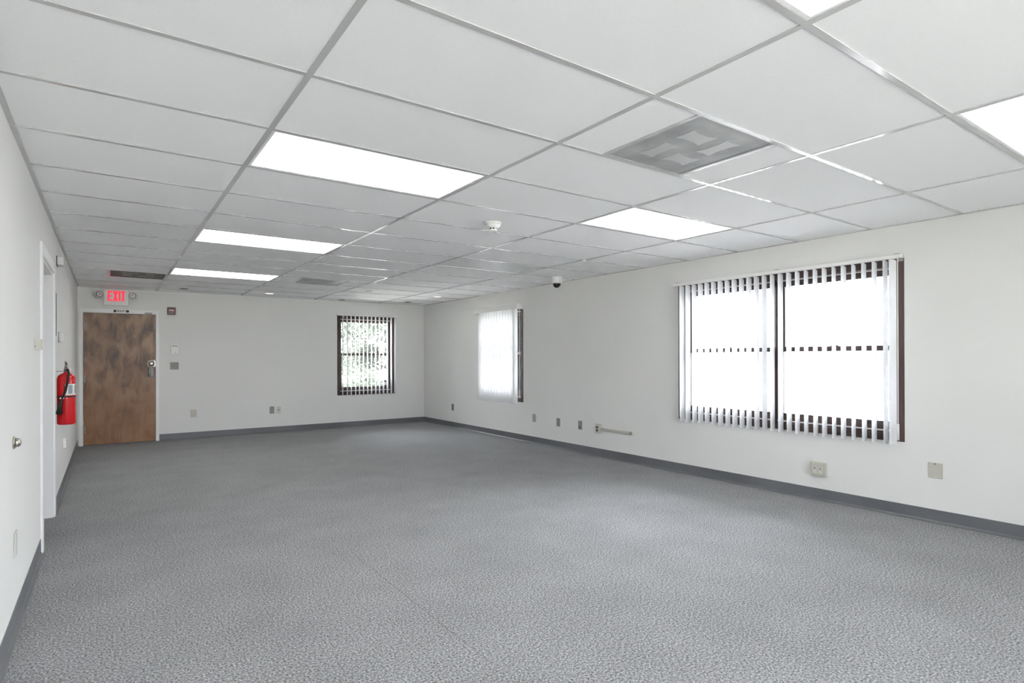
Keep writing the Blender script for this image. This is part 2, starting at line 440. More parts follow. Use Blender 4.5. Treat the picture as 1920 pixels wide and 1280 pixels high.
# ---------------------------------------------------------------- cased opening in the left wall
t = MB()
ct = 0.014
for ya, yb in ((4.78, 4.87), (5.85, 5.94)): t.box(XL, XL + ct, ya, yb, 0, 2.054)
t.box(XL, XL + ct, 4.87, 5.85, OPEN[2], 2.054)
t1 = struct(t.build('trim_1', M['trim'], bevel=0.003))
t = MB()
t.box(XL - WT, XL, OPEN[0] + 0.0005, OPEN[0] + 0.016, 0, OPEN[2] - 0.017).box(XL - WT, XL, OPEN[1] - 0.016, OPEN[1] - 0.0005, 0, OPEN[2] - 0.017)
t.box(XL - WT, XL, OPEN[0] + 0.0005, OPEN[1] - 0.0005, OPEN[2] - 0.016, OPEN[2] - 0.0005)
t.build('jamb', M['trim'], t1)
MB().box(XL - 0.10, XL - 0.065, OPEN[1] - 0.028, OPEN[1] - 0.0165, 0, OPEN[2] - 0.017).build('door_stop', M['trim'], t1)

# ---------------------------------------------------------------- windows: brown wood double-hung units
def window(name, side, along, W, units, mull=0.0, zz=(WZ0, WZ1)):
    WZ0, WZ1 = zz
    H = WZ1 - WZ0
    if side == 'near': o = empty(name, (along, YN, WZ0), PI)
    elif side == 'back': o = empty(name, (along, YB, WZ0), 0)
    else: o = empty(name, (XR, along, WZ0), -PI / 2)
    struct(o)
    g = 0.0006; x0, x1, z0, z1 = -W / 2 + g, W / 2 - g, g, H - g
    CW = 0.058
    f = MB(); f.ring(x0, x1, z0, z1, CW, -0.004, 0.14)
    f.build('frame', M['frame'], o, bevel=0.003)
    MB().box(x0 + CW, x1 - CW, 0.03, 0.13, z0 + CW, z0 + CW + 0.012).build('sill', M['frame'], o)
    MB().box(x0 + CW, x1 - CW, 0.05, 0.056, z1 - CW - 0.014, z1 - CW - 0.003).build('white_strip', M['white'], o)  # thin white strip under the head, another over the sill
    MB().box(x0 + CW, x1 - CW, 0.045, 0.053, z0 + CW + 0.013, z0 + CW + 0.025).build('white_strip', M['white'], o)
    span = (x1 - x0 - 2 * CW - mull * (units - 1)) / units
    for u in range(units):
        a = x0 + CW + u * (span + mull); b = a + span
        if u: MB().box(a - mull, a, 0.0, 0.14, z0 + CW, z1 - CW).build('mullion', M['frame'], o, bevel=0.003)
        ST = 0.05; zm = 1.352 - WZ0
        up = MB(); zt = z1 - CW - 0.001
        up.box(a, a + ST, 0.095, 0.125, zm - 0.02, zt).box(b - ST, b, 0.095, 0.125, zm - 0.02, zt)
        up.box(a + ST, b - ST, 0.095, 0.125, zt - 0.058, zt).box(a + ST, b - ST, 0.095, 0.125, zm - 0.02, zm + 0.022)
        s = up.build('upper_sash', M['frame'], o, bevel=0.002)
        MB().box(a + ST - 0.004, b - ST + 0.004, 0.108, 0.112, zm + 0.018, zt - 0.054).build('pane', M['glass'], s)
        lo = MB(); zb = z0 + CW + 0.0125
        lo.box(a, a + ST, 0.06, 0.092, zb, zm + 0.024).box(b - ST, b, 0.06, 0.092, zb, zm + 0.024)
        lo.box(a + ST, b - ST, 0.06, 0.092, zb, zb + 0.080).box(a + ST, b - ST, 0.06, 0.092, zm - 0.022, zm + 0.024)
        s = lo.build('lower_sash', M['frame'], o, bevel=0.002)
        MB().box(a + ST - 0.004, b - ST + 0.004, 0.074, 0.078, zb + 0.076, zm - 0.018).build('pane', M['glass'], s)
        lk = MB(); lk.box((a + b) / 2 - 0.03, (a + b) / 2 + 0.03, 0.064, 0.088, zm + 0.0245, zm + 0.034).lathe([(0.012, zm + 0.034), (0.010, zm + 0.046)], ((a + b) / 2, 0.076, 0), 'z', 14)
        lk.build('sash_lock', M['bronze'], s)
    return o
window('window_1', 'back', sum(W1) / 2, W1[1] - W1[0], 1)
window('window_2', 'right', sum(W2) / 2, W2[1] - W2[0], 1)
window('window_3', 'right', sum(W3) / 2, W3[1] - W3[0], 2, 0.03)
window('window_unseen_fill', 'near', sum(W_FILL) / 2, W_FILL[1] - W_FILL[0], 2, 0.03, W_FILL_Z)  # unseen window added behind the camera, enlarged to brighten the near ceiling

# ---------------------------------------------------------------- vertical blinds
def slat_mesh(w, h, sag=0.006, th=0.0011):
    """curved vane hanging from z=0 down to -h; width runs along local x"""
    b = MB(); n = 6
    front, back = [], []
    for k in range(n + 1):
        x = -w / 2 + w * k / n; y = sag * (1 - (2 * k / n - 1) ** 2) - sag * 0.5
        front.append((x, y - th / 2)); back.append((x, y + th / 2))
    prof = front + back[::-1]
    b.prism(prof, -h, -0.010, 'z')
    # shoulders narrowing to the carrier, and the stem that hooks into the rail
    top = [b.bm.verts.new((x_, y_, -0.004)) for x_, y_ in ((-0.026, -th / 2), (0.026, -th / 2), (0.026, th / 2), (-0.026, th / 2))]
    f0 = [b.bm.verts.new((x, sag * 0.3 - th, -0.0102)) for x in (-w / 2 + .004, w / 2 - .004)]
    f1 = [b.bm.verts.new((x, sag * 0.3 + th, -0.0102)) for x in (w / 2 - .004, -w / 2 + .004)]
    lo = f0 + f1
    b.bm.faces.new(top)
    for k in range(4): b.bm.faces.new((lo[k], lo[(k + 1) % 4], top[(k + 1) % 4], top[k]))
    b.box(-0.003, 0.003, -0.001, 0.001, -0.004, 0.0)
    for f in b.bm.faces: f.smooth = False
    return b

def blind(name, side, along, rail_a, rail_b, rail_z, off, angles, xs, h, w=0.085, wand=None, brackets=(), rail_h=0.032, rail_d=0.045):
    """local x runs right along the wall; rail_a..rail_b its ends; off = distance of the vane axis from the wall"""
    o = on_wall(name, side, along, 0.0)
    r = MB()
    r.prism([(-off - rail_d / 2, rail_z), (-off - rail_d / 2, rail_z + rail_h - 0.006), (-off - rail_d / 2 + 0.006, rail_z + rail_h), (-off + rail_d / 2, rail_z + rail_h), (-off + rail_d / 2, rail_z)], rail_a, rail_b, 'x')
    rail = r.build('headrail', M['white'], o, bevel=0.002)
    for bx in brackets:
        q = MB(); q.box(bx - 0.018, bx + 0.018, -off - rail_d / 2 - 0.002, -0.001, rail_z + rail_h + 0.0003, rail_z + rail_h + 0.004)
        q.box(bx - 0.018, bx + 0.018, -0.004, -0.001, rail_z - 0.02, rail_z + rail_h + 0.004)
        q.build('bracket', M['greyplate'], rail)
    first = None
    for x, a in zip(xs, angles):
        if first is None:
            first = slat_mesh(w, h).build('slat', M['slat'], o); s = first
        else:
            s = first.copy(); COL.objects.link(s); s.parent = o
        s.location = (x, -off, rail_z); s.rotation_euler = (random.uniform(-0.003, 0.003), 0, a)
    if wand:
        wx, woff, wl, dark = wand
        q = MB(); q.tube([(wx, -woff, rail_z + 0.004), (wx, -woff, rail_z - wl)], 0.0045, 8)
        wd = q.build('wand', M['nickel'] if dark else M['white'], o)
        if not dark: MB().tube([(wx, -woff, rail_z - wl + 0.13), (wx, -woff, rail_z - wl)], 0.0085, 10).build('wand_grip', M['white'], wd)
    return o

# large window: 27 vanes turned almost square to the glass, the last one swung round
c3 = sum(W3) / 2
xs3 = [-(2.131 + 0.0795 * k - c3) for k in range(24, -2, -1)]
an3 = [PI / 2 + random.uniform(-0.06, 0.06) for _ in xs3]
xs3.append(-(1.9985 - c3)); an3.append(math.radians(74))
b3 = blind('vertical_blind', 'right', c3, -(4.152 - c3), -(1.93 - c3), 2.066, 0.062, an3, xs3, 1.49, 0.083,
           wand=(-(1.9495 - c3), 0.090, 1.45, False), brackets=(-(4.08 - c3), -(2.95 - c3), -(1.96 - c3)))
tag(b3, 'open white vertical blind across the wide window on the right wall', 'blind')
# window in the far wall: 14 vanes edge-on
c1 = sum(W1) / 2
xs1 = [3.568 + 0.0797 * k - c1 for k in range(14)]
an1 = [math.radians(90 - 9 + 0.75 * k) for k in range(14)]
b1 = blind('vertical_blind', 'back', c1, 3.462 - c1, 4.640 - c1, 2.066, 0.062, an1, xs1, 1.475, 0.083, wand=(3.655 - c1, 0.09, 1.40, True), brackets=(3.60 - c1, 4.47 - c1), rail_h=0.028)
tag(b1, 'open white vertical blind at the window in the far wall', 'blind')
# second window on the right wall: vanes shut, under a valance
c2 = sum(W2) / 2
xs2 = [-(8.135 - 0.0785 * k - c2) for k in range(13)]
an2 = [math.radians(9 + random.uniform(-1.5, 1.5)) for _ in xs2]
xs2.append(-(7.135 - c2)); an2.append(math.radians(84))
b2 = blind('vertical_blind', 'right', c2, -(8.20 - c2), -(7.085 - c2), 2.060, 0.075, an2, xs2, 1.49, 0.089, wand=(-(7.060 - c2), 0.045, 1.40, False))
tag(b2, 'closed white vertical blind with valance nearest the far corner', 'blind')
v = MB(); va, vb = -(8.275 - c2), -(7.018 - c2)
v.box(va, vb, -0.128, -0.122, 2.026, 2.112).box(va, va + 0.006, -0.122, -0.001, 2.026, 2.112).box(vb - 0.006, vb, -0.122, -0.001, 2.026, 2.112)
v.build('valance', M['white'], b2, bevel=0.002)

# ---------------------------------------------------------------- door in the far wall
d = struct(empty('door_1', (0, YB, 0)))
f = MB()
f.box(-0.3474, -0.302, -0.016, 0.12, 0, DOOR[2] - 0.0006).box(0.616, 0.6594, -0.016, 0.12, 0, DOOR[2] - 0.0006).box(-0.302, 0.616, -0.016, 0.12, 1.966, DOOR[2] - 0.0006)
f.box(-0.302, -0.286, 0.047, 0.12, 0, 1.966).box(0.60, 0.616, 0.047, 0.12, 0, 1.966).box(-0.286, 0.60, 0.047, 0.12, 1.95, 1.966)
f.build('door_frame', M['trim'], d, bevel=0.003)
slab = MB().box(-0.299, 0.613, 0.0, 0.044, 0.010, 1.963).build('door_slab', M['door'], d, bevel=0.002)
MB().box(-0.302, 0.616, 0.0, 0.12, 0.0, 0.008).build('leak_strip', M['dark'], d)  # dark strip added to close the light leak under the door
for z in (1.77, 0.985, 0.235):
    h = MB(); h.tube([(-0.302, -0.007, z - 0.055), (-0.302, -0.007, z + 0.055)], 0.007, 10)
    h.box(-0.300, -0.270, -0.003, -0.0005, z - 0.05, z + 0.05)
    h.build('hinge', M['hinge'], d)
MB().box(-0.304, -0.296, -0.010, -0.0165 + 0.012, 0.32, 0.36).build('door_bumper', M['trim'], d)
# deadbolt, its guard plate and the lever set under it
q = MB(); q.lathe([(0.046, -0.001), (0.046, -0.006), (0.040, -0.012), (0.030, -0.014), (0.028, -0.026), (0.018, -0.030)], (0.556, 0, 1.205), 'y', 24)
q.lathe([(0.054, -0.0005), (0.054, -0.003)], (0.556, 0, 1.205), 'y', 8, smooth=False)
db = q.build('deadbolt', M['chrome'], slab)
q = MB(); q.prism([(0.545, 1.198), (0.551, 1.190), (0.573, 1.214), (0.567, 1.222)], -0.048, -0.030, 'y'); q.build('thumb_turn', M['nickel'], db, bevel=0.002)
q = MB()
for z in (1.255, 1.155): q.lathe([(0.013, -0.001), (0.013, -0.012), (0.006, -0.016)], (0.598, 0, z), 'y', 14)
q.box(0.590, 0.6115, -0.004, -0.0005, 1.145, 1.265)
q.build('guard_plate', M['chrome'], slab)
q = MB().box(0.508, 0.600, -0.007, -0.0005, 0.985, 1.145).build('lock_plate', M['bronze'], slab, bevel=0.004)
q = MB(); q.tube([(0.523, -0.007, 1.13), (0.523, -0.045, 1.128), (0.523, -0.05, 1.115), (0.523, -0.05, 1.02), (0.523, -0.045, 1.008), (0.523, -0.007, 1.005)], 0.0075, 10)
q.build('pull_bar', M['chrome'], slab)
q = MB(); q.box(0.545, 0.580, -0.038, -0.007, 1.012, 1.132); q.build('lock_body', M['greyplate'], slab, bevel=0.006)
q = MB().box(0.470, 0.570, -0.028, -0.0163, 1.972, 1.992); q.build('door_sensor', M['greyplate'], d, bevel=0.005)

# ---------------------------------------------------------------- letters
def letter(b, ch, x, z, w, h, s, y0, y1):
    """block capital with stroke s, drawn into MB b"""
    if ch == 'E':
        b.box(x, x + s, y0, y1, z, z + h)
        for zz in (z, z + h / 2 - s * .45, z + h - s * .9): b.box(x + s, x + w * (0.9 if zz not in (z, z + h - s * .9) else 1), y0, y1, zz, zz + s * .9)
    elif ch == 'I': b.box(x + w / 2 - s / 2, x + w / 2 + s / 2, y0, y1, z, z + h)
    elif ch == 'T': b.box(x, x + w, y0, y1, z + h - s * .9, z + h); b.box(x + w / 2 - s / 2, x + w / 2 + s / 2, y0, y1, z, z + h - s * .9)
    elif ch == 'X':
        k = s * 1.1
        b.prism([(x, z), (x + k, z), (x + w, z + h), (x + w - k, z + h)], y0, y1, 'y')
        e = (y1 - y0) * 0.06
        b.prism([(x + w - k, z), (x + w, z), (x + k, z + h), (x, z + h)], y0 + e, y1 - e, 'y')

def exit_word(b, x, z, W, h, s, y0, y1):
    """EXIT fitted between x and x+W"""
    wE, wX, wI, wT = 0.26 * W, 0.29 * W, 0.10 * W, 0.25 * W; gp = (W - wE - wX - wI - wT) / 3
    letter(b, 'E', x, z, wE, h, s, y0, y1); x += wE + gp
    letter(b, 'X', x, z, wX, h, s, y0, y1); x += wX + gp
    letter(b, 'I', x, z, wI, h, s, y0, y1); x += wI + gp
    letter(b, 'T', x, z, wT, h, s, y0, y1)

# ---------------------------------------------------------------- exit sign with two emergency heads
s = on_wall('exit_sign', 'back', 0.105, 2.195)
tag(s, 'lit red exit sign with two white emergency lamp heads above the door', 'exit sign')
MB().box(-0.155, 0.152, -0.065, -0.0005, -0.115, 0.118).build('housing', M['white'], s, bevel=0.006)
b = MB(); exit_word(b, -0.108, -0.05, 0.222, 0.152, 0.024, -0.0675, -0.0655); b.build('lettering', M['exitred'], s)
for sx, yaw in ((-1, 0.35), (1, -0.15)):
    h = empty('lamp_head', (sx * 0.212, -0.055, 0.035), 0); h.parent = s; h.rotation_euler = (-0.12, 0, -sx * 0.30); h.scale = (1.12, 1.12, 1.12)
    h.name = 'lamp_head'
    b = MB()
    if sx < 0: b.lathe([(0.030, 0.035), (0.050, 0.015), (0.053, -0.010), (0.053, -0.018)], (0, 0, 0), 'y', 24)
    else: b.prism([(-0.05, -0.032), (-0.032, -0.05), (0.032, -0.05), (0.05, -0.032), (0.05, 0.032), (0.032, 0.05), (-0.032, 0.05), (-0.05, 0.032)], -0.018, 0.022, 'y')
    bz = b.build('bezel', M['white'], h, bevel=0.004)
    b = MB(); b.lathe([(0.043, -0.0185), (0.041, -0.022), (0.034, -0.0195)], (0, 0, 0), 'y', 24); b.build('reflector', M['lcd'], h)
    b = MB(); b.lathe([(0.036, -0.0196), (0.034, -0.028), (0.022, -0.034), (0.010, -0.037)], (0, 0, 0), 'y', 24); b.build('lens', M['white'], h)
    b = MB(); b.lathe([(0.007, -0.0371), (0.005, -0.0385)], (0, 0, 0), 'y', 12); b.build('bulb', M['dark'], h)
    MB().tube([(-sx * 0.03, 0.012, 0.0), (-sx * 0.072, 0.025, 0.002)], 0.012, 10).build('arm', M['white'], h)

s = on_wall('exit_sticker', 'back', 0.168, 2.000, 0.0166)
tag(s, 'small black and white exit sticker on the door head frame', 'sticker')
MB().box(-0.098, 0.098, -0.0012, -0.0003, -0.018, 0.018).build('backing', M['paper'], s)
MB().box(-0.098, -0.060, -0.0018, -0.0012, -0.017, 0.017).build('end_block', M['dark'], s)
MB().box(0.058, 0.098, -0.0018, -0.0012, -0.017, 0.017).build('end_block', M['dark'], s)
b = MB(); exit_word(b, -0.046, -0.0125, 0.092, 0.025, 0.007, -0.0018, -0.0012); b.build('lettering', M['dark'], s)

# ---------------------------------------------------------------- fire alarm strobe
s = on_wall('fire_alarm', 'back', 0.828, 2.032)
tag(s, 'dark red fire alarm strobe high on the wall right of the door', 'fire alarm')
MB().box(-0.058, 0.058, -0.040, -0.0005, -0.058, 0.056).build('body', M['alarm_red'], s, bevel=0.008)
b = MB(); b.prism([(-0.042, -0.0402), (0.042, -0.0402), (0.034, -0.060), (-0.034, -0.060)], -0.006, 0.022, 'z'); b.build('strobe_lens', M['lensclear'], s, bevel=0.003)
b = MB()
for k in range(4): b.box(-0.036 + 0.019 * k, -0.023 + 0.019 * k, -0.0412, -0.0402, -0.036, -0.030)
b.build('sounder_slot', M['lensclear'], s)

# ---------------------------------------------------------------- thermostat and plates on the far wall
s = on_wall('thermostat', 'back', 0.873, 1.430)
tag(s, 'white wall thermostat with grey display right of the door', 'thermostat')
MB().box(-0.055, 0.055, -0.028, -0.0005, -0.08, 0.08).build('body', M['white'], s, bevel=0.008)
MB().box(-0.036, 0.036, -0.0295, -0.0282, 0.038, 0.062).build('display', M['lcd'], s)
MB().box(-0.011, 0.011, -0.031, -0.0282, -0.056, -0.046).build('button', M['lcd'], s)

def screw(b, x, z, y): b.lathe([(0.0035, y), (0.003, y - 0.0012)], (x, 0, z), 'y', 10)

def plate(name, side, along, z, w, h, m, label, cat, th=0.006, group=None):
    s = on_wall(name, side, along, z); tag(s, label, cat, group)
    MB().box(-w / 2, w / 2, -th, -0.0003, -h / 2, h / 2).build('plate', m, s, bevel=0.003)
    return s

def duplex(s, m, y=-0.006, x=0.0):
    for zz in (0.020, -0.020):
        b = MB(); pts = []
        for k in range(16):
            a = 2 * PI * k / 16; pts.append((x + 0.0165 * math.cos(a), zz + max(-0.0125, min(0.0125, 0.0165 * math.sin(a)))))
        b.prism(pts, y - 0.0016, y, 'y'); o = b.build('socket', m, s)
        q = MB(); q.box(x - 0.0075, x - 0.0050, y - 0.0020, y - 0.0017, zz - 0.003, zz + 0.006).box(x + 0.0050, x + 0.0075, y - 0.0020, y - 0.0017, zz - 0.003, zz + 0.006)
        q.lathe([(0.0025, y - 0.0017), (0.0025, y - 0.0020)], (x, 0, zz - 0.0075), 'y', 8); q.build('slot', M['dark'], o)
    b = MB(); screw(b, x, 0, y); b.build('screw', M['screw'], s)

def two_screws(s, dx=0.0, dz=0.042, y=-0.006):
    for zz in (dz, -dz):
        b = MB(); screw(b, dx, zz, y); b.build('screw', M['screw'], s)

def jack(s, x, z, m, y=-0.006):
    o = MB().box(x - 0.010, x + 0.010, y - 0.003, y, z - 0.010, z + 0.010).build('jack', m, s, bevel=0.001)
    MB().box(x - 0.006, x + 0.006, y - 0.0036, y - 0.0031, z - 0.006, z + 0.004).build('port', M['dark'], o)

s = plate('cover_plate', 'back', 0.870, 1.167, 0.117, 0.112, M['greige'], 'grey beige double blank plate below the thermostat', 'wall plate')
for dx in (-0.023, 0.023): two_screws(s, dx)
s = plate('cover_plate', 'back', 1.138, 0.397, 0.09, 0.122, M['cream'], 'beige blank plate low on the far wall nearest the door', 'wall plate'); two_screws(s)
s = plate('electrical_outlet', 'back', 2.340, 0.389, 0.073, 0.12, M['greige'], 'darker grey outlet, left of the low pair on the far wall', 'outlet'); duplex(s, M['greyplate'])
s = plate('data_outlet', 'back', 2.451, 0.383, 0.075, 0.12, M['ivory'], 'pale data plate, right of the low pair on the far wall', 'outlet'); jack(s, 0, 0.004, M['greyplate']); two_screws(s)

# right wall, from the far corner towards the camera
s = plate('electrical_outlet', 'right', 9.198, 0.371, 0.075, 0.118, M['greige'], 'grey outlet beyond the closed blind, nearest the far corner', 'outlet'); duplex(s, M['greyplate'])
s = plate('cover_plate', 'right', 6.750, 0.380, 0.085, 0.118, M['greyplate'], 'pale blank plate, first one this side of the closed blind', 'wall plate'); two_screws(s)
s = plate('electrical_outlet', 'right', 6.197, 0.365, 0.076, 0.118, M['greige'], 'grey outlet between the pale blank plate and the phone jack', 'outlet'); duplex(s, M['greige'])
s = plate('phone_jack', 'right', 5.742, 0.368, 0.076, 0.118, M['greige'], 'grey phone jack plate just left of the outlet with raceway', 'outlet'); jack(s, -0.004, -0.030, M['dark']); two_screws(s)
s = on_wall('electrical_outlet', 'right', 5.382, 0.358); tag(s, 'beige surface outlet box at the end of the metal raceway', 'outlet')
MB().box(-0.038, 0.038, -0.034, -0.0003, -0.06, 0.06).build('box', M['cream'], s, bevel=0.003)
MB().box(-0.035, 0.035, -0.040, -0.0342, -0.057, 0.057).build('plate', M['cream'], s, bevel=0.002)
duplex(s, M['dark'], -0.0402)
s = on_wall('raceway', 'right', 5.342, 0.356); tag(s, 'slim beige cable raceway running level from the outlet box', 'raceway')
MB().prism([(-0.0005, -0.017), (-0.016, -0.017), (-0.020, -0.013), (-0.020, 0.013), (-0.016, 0.017), (-0.0005, 0.017)], 0.0, 0.50, 'x').build('channel', M['cream'], s)
MB().box(0.5002, 0.522, -0.0215, -0.0005, -0.0185, 0.0185).build('end_cap', M['greige'], s, bevel=0.002)
s = on_wall('data_outlet', 'right', 2.600, 0.278); tag(s, 'beige surface data box with jacks under the wide window', 'outlet')
MB().box(-0.064, 0.064, -0.032, -0.0003, -0.060, 0.060).build('box', M['cream'], s, bevel=0.003)
MB().box(-0.058, 0.058, -0.037, -0.0322, -0.054, 0.054).build('plate', M['cream'], s, bevel=0.002)
for jx in (-0.024, 0.024):
    o = MB().box(jx - 0.016, jx + 0.016, -0.0395, -0.0371, -0.002, 0.022).build('jack', M['ivory'], s, bevel=0.001)
    MB().box(jx - 0.009, jx + 0.009, -0.0402, -0.0396, 0.003, 0.016).build('port', M['greige'], o)
    MB().box(jx - 0.016, jx + 0.016, -0.0395, -0.0371, -0.036, -0.012).build('blank_insert', M['ivory'], s, bevel=0.001)
MB().lathe([(0.003, -0.0396), (0.003, -0.0408)], (-0.024, 0, 0.010), 'y', 8).build('indicator', M['dark'], s)
s = plate('cover_plate', 'right', 1.731, 0.402, 0.095, 0.118, M['cream'], 'beige blank plate with one dark screw hole, nearest on the right wall', 'wall plate')
MB().lathe([(0.0045, -0.0060), (0.0045, -0.0068)], (-0.002, 0, 0.050), 'y', 12).build('screw_hole', M['dark'], s)
b = MB(); screw(b, -0.002, -0.045, -0.006); b.build('screw', M['ivory'], s)

# ---------------------------------------------------------------- left wall
s = on_wall('wall_bumper', 'left', 3.50, 0.886); tag(s, 'round metal door bumper on the left wall', 'door bumper')
MB().lathe([(0.030, -0.0003), (0.030, -0.004), (0.026, -0.007)], (0, 0, 0), 'y', 24).build('flange', M['nickel'], s)
MB().lathe([(0.020, -0.0072), (0.021, -0.012), (0.020, -0.020), (0.015, -0.026), (0.006, -0.029)], (0, 0, 0), 'y', 24).build('knob', M['nickel'], s)
s = plate('cover_plate', 'left', 3.545, 0.400, 0.075, 0.118, M['ivory'], 'pale plate low on the left wall below the round bumper', 'wall plate'); two_screws(s)
s = on_wall('switch_box', 'left', 4.465, 1.367); tag(s, 'small beige surface switch box beside the cased doorway', 'switch')
MB().box(-0.035, 0.035, -0.034, -0.0003, -0.030, 0.031).build('box', M['cream'], s, bevel=0.002)
MB().box(-0.012, 0.012, -0.036, -0.0342, -0.012, 0.012).build('rocker', M['ivory'], s)
MB().box(-0.0356, -0.0352, -0.007, -0.003, -0.014, -0.008).build('keyhole', M['dark'], s)
s = on_wall('chime_box', 'left', 6.28, 2.128); tag(s, 'white box high on the left wall past the doorway', 'wall box')
MB().box(-0.06, 0.06, -0.050, -0.006, -0.034, 0.038).build('cover', M['offwhite'], s, bevel=0.003)
MB().box(-0.065, 0.065, -0.006, -0.0003, -0.039, 0.042).build('shadow_rim', M['dark'], s)  # dark rim put in for the shadow gap between box and wall
s = on_wall('edged_panel', 'left', 6.075, 1.652); tag(s, 'thin dark edged panel behind the far doorway casing', 'wall panel')  # pale panel with a dark strip along its near edge only
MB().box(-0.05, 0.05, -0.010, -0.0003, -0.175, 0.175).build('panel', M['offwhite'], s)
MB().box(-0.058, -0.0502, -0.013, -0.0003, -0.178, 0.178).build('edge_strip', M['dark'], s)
s = on_wall('wall_sensor', 'left', 6.46, 1.475); tag(s, 'small white wall sensor above the fire extinguisher', 'sensor')
MB().box(-0.035, 0.035, -0.046, -0.005, -0.042, 0.042).build('cover', M['offwhite'], s, bevel=0.004)
MB().box(-0.039, 0.039, -0.005, -0.0003, -0.046, 0.046).build('shadow_rim', M['greige'], s)  # grey-beige rim imitates the edge shadow where the cover meets the wall
s = on_wall('electrical_outlet', 'left', 7.10, 0.449); tag(s, 'white surface outlet low on the left wall under the extinguisher', 'outlet')
MB().box(-0.036, 0.036, -0.026, -0.0003, -0.047, 0.047).build('box', M['white'], s, bevel=0.003)
duplex(s, M['ivory'], -0.0262)

# ---------------------------------------------------------------- fire extinguisher hung on the left wall
s = on_wall('fire_extinguisher', 'left', 6.015, -0.026); s.scale = (1, 1, 1.062); tag(s, 'red fire extinguisher hanging on the left wall by the door', 'fire extinguisher')
R = 0.064; oy = -0.078
b = MB(); b.lathe([(0.050, 0.712), (0.061, 0.716), (R, 0.726), (R, 1.060), (0.062, 1.080), (0.055, 1.098), (0.040, 1.110), (0.022, 1.117), (0.020, 1.124)], (0, oy, 0), 'z', 36)
cyl = b.build('cylinder', M['red'], s)
def wrap(name, z0, z1, a0, a1, m, r, parent):
    b = MB(); n = 14; A = []
    for k in range(n + 1):
        a = a0 + (a1 - a0) * k / n
        A.append([b.bm.verts.new((rr * math.cos(a), oy + rr * math.sin(a), z)) for rr, z in ((r, z0), (r, z1), (r + 0.0008, z1), (r + 0.0008, z0))])
    for p, q in zip(A, A[1:]):
        for k in range(4):
            f = b.bm.faces.new((p[k], p[(k + 1) % 4], q[(k + 1) % 4], q[k])); f.smooth = False
    b.bm.faces.new(A[0]); b.bm.faces.new(A[-1][::-1])
    return b.build(name, m, parent)
lab = wrap('instruction_label', 0.945, 1.032, math.radians(-185), math.radians(-75), M['paper'], R + 0.0004, cyl)
wrap('label_print', 0.955, 1.024, math.radians(-165), math.radians(-138), M['labelgrey'], R + 0.0014, lab)
wrap('label_print', 0.955, 1.024, math.radians(-118), math.radians(-108), M['labeldark'], R + 0.0014, lab)
wrap('strap', 0.926, 0.938, math.radians(-260), math.radians(80), M['labeldark'], R + 0.001, s)
wrap('inspection_tag', 0.842, 0.858, math.radians(-100), math.radians(-80), M['paper'], R + 0.0006, cyl)
b = MB(); b.lathe([(0.016, 1.1245), (0.018, 1.13), (0.018, 1.150), (0.012, 1.156), (0.012, 1.168)], (0, oy, 0), 'z', 18); valve = b.build('valve', M['chrome'], s)
b = MB(); b.prism([(-0.02, 1.160), (0.02, 1.160), (0.02, 1.172), (-0.05, 1.180), (-0.105, 1.176), (-0.105, 1.168), (-0.05, 1.170)], oy - 0.010, oy + 0.010, 'y'); b.build('carry_handle', M['chrome'], s, bevel=0.002)
b = MB(); b.prism([(0.015, 1.176), (0.02, 1.186), (-0.05, 1.205), (-0.10, 1.212), (-0.10, 1.204), (-0.05, 1.196)], oy - 0.008, oy + 0.008, 'y'); b.build('lever', M['chrome'], s, bevel=0.002)
b = MB(); b.lathe([(0.015, -0.018), (0.015, -0.030), (0.012, -0.032)], (0, oy, 1.140), 'y', 16); b.build('gauge', M['white'], valve)
b = MB(); b.tube([(-0.012, oy, 1.140), (-0.045, oy - 0.012, 1.146), (-0.070, oy - 0.020, 1.120), (-0.080, oy - 0.012, 1.05), (-0.083, oy + 0.004, 0.97), (-0.082, oy + 0.026, 0.915)], 0.0085, 10); b.build('hose', M['black'], s)
b = MB(); b.tube([(-0.082, oy + 0.026, 0.918), (-0.081, oy + 0.036, 0.875), (-0.078, oy + 0.044, 0.80)], [0.010, 0.015, 0.024], 12); b.build('discharge_horn', M['black'], s)
b = MB(); b.box(-0.088, -0.066, oy + 0.012, oy + 0.040, 0.918, 0.928); b.build('hose_clip', M['chrome'], s)
b = MB(); b.box(-0.02, 0.02, -0.004, -0.0006, 1.07, 1.215).box(-0.014, 0.014, oy + 0.020, -0.004, 1.128, 1.134); b.build('bracket', M['greyplate'], s)

# ---------------------------------------------------------------- ceiling lights
def fixture(lens):
    o = empty('ceiling_light', (0, 0, 0))
    L, W = TX / 2 - 0.0135, TY / 2 - 0.0135
    f = MB()
    for a, b, c, e in ((-L, L, -W, -W + 0.014), (-L, L, W - 0.014, W), (-L, -L + 0.014, -W + 0.014, W - 0.014), (L - 0.014, L, -W + 0.014, W - 0.014)):
        f.box(a, b, c, e, HC + 0.002, HC + 0.012)
    f.build('door_frame', M['trim'], o)
    MB().box(-L + 0.0142, L - 0.0142, -W + 0.0142, W - 0.0142, HC + 0.006, HC + 0.009).build('diffuser', lens, o)
    h = MB(); h.box(-L, L, -W, W, HC + 0.10, HC + 0.11).box(-L, L, -W, -W + 0.004, HC + 0.0125, HC + 0.10).box(-L, L, W - 0.004, W, HC + 0.0125, HC + 0.10)
    h.box(-L, -L + 0.004, -W + 0.004, W - 0.004, HC + 0.0125, HC + 0.10).box(L - 0.004, L, -W + 0.004, W - 0.004, HC + 0.0125, HC + 0.10)
    h.build('housing', M['trim'], o)
    return o
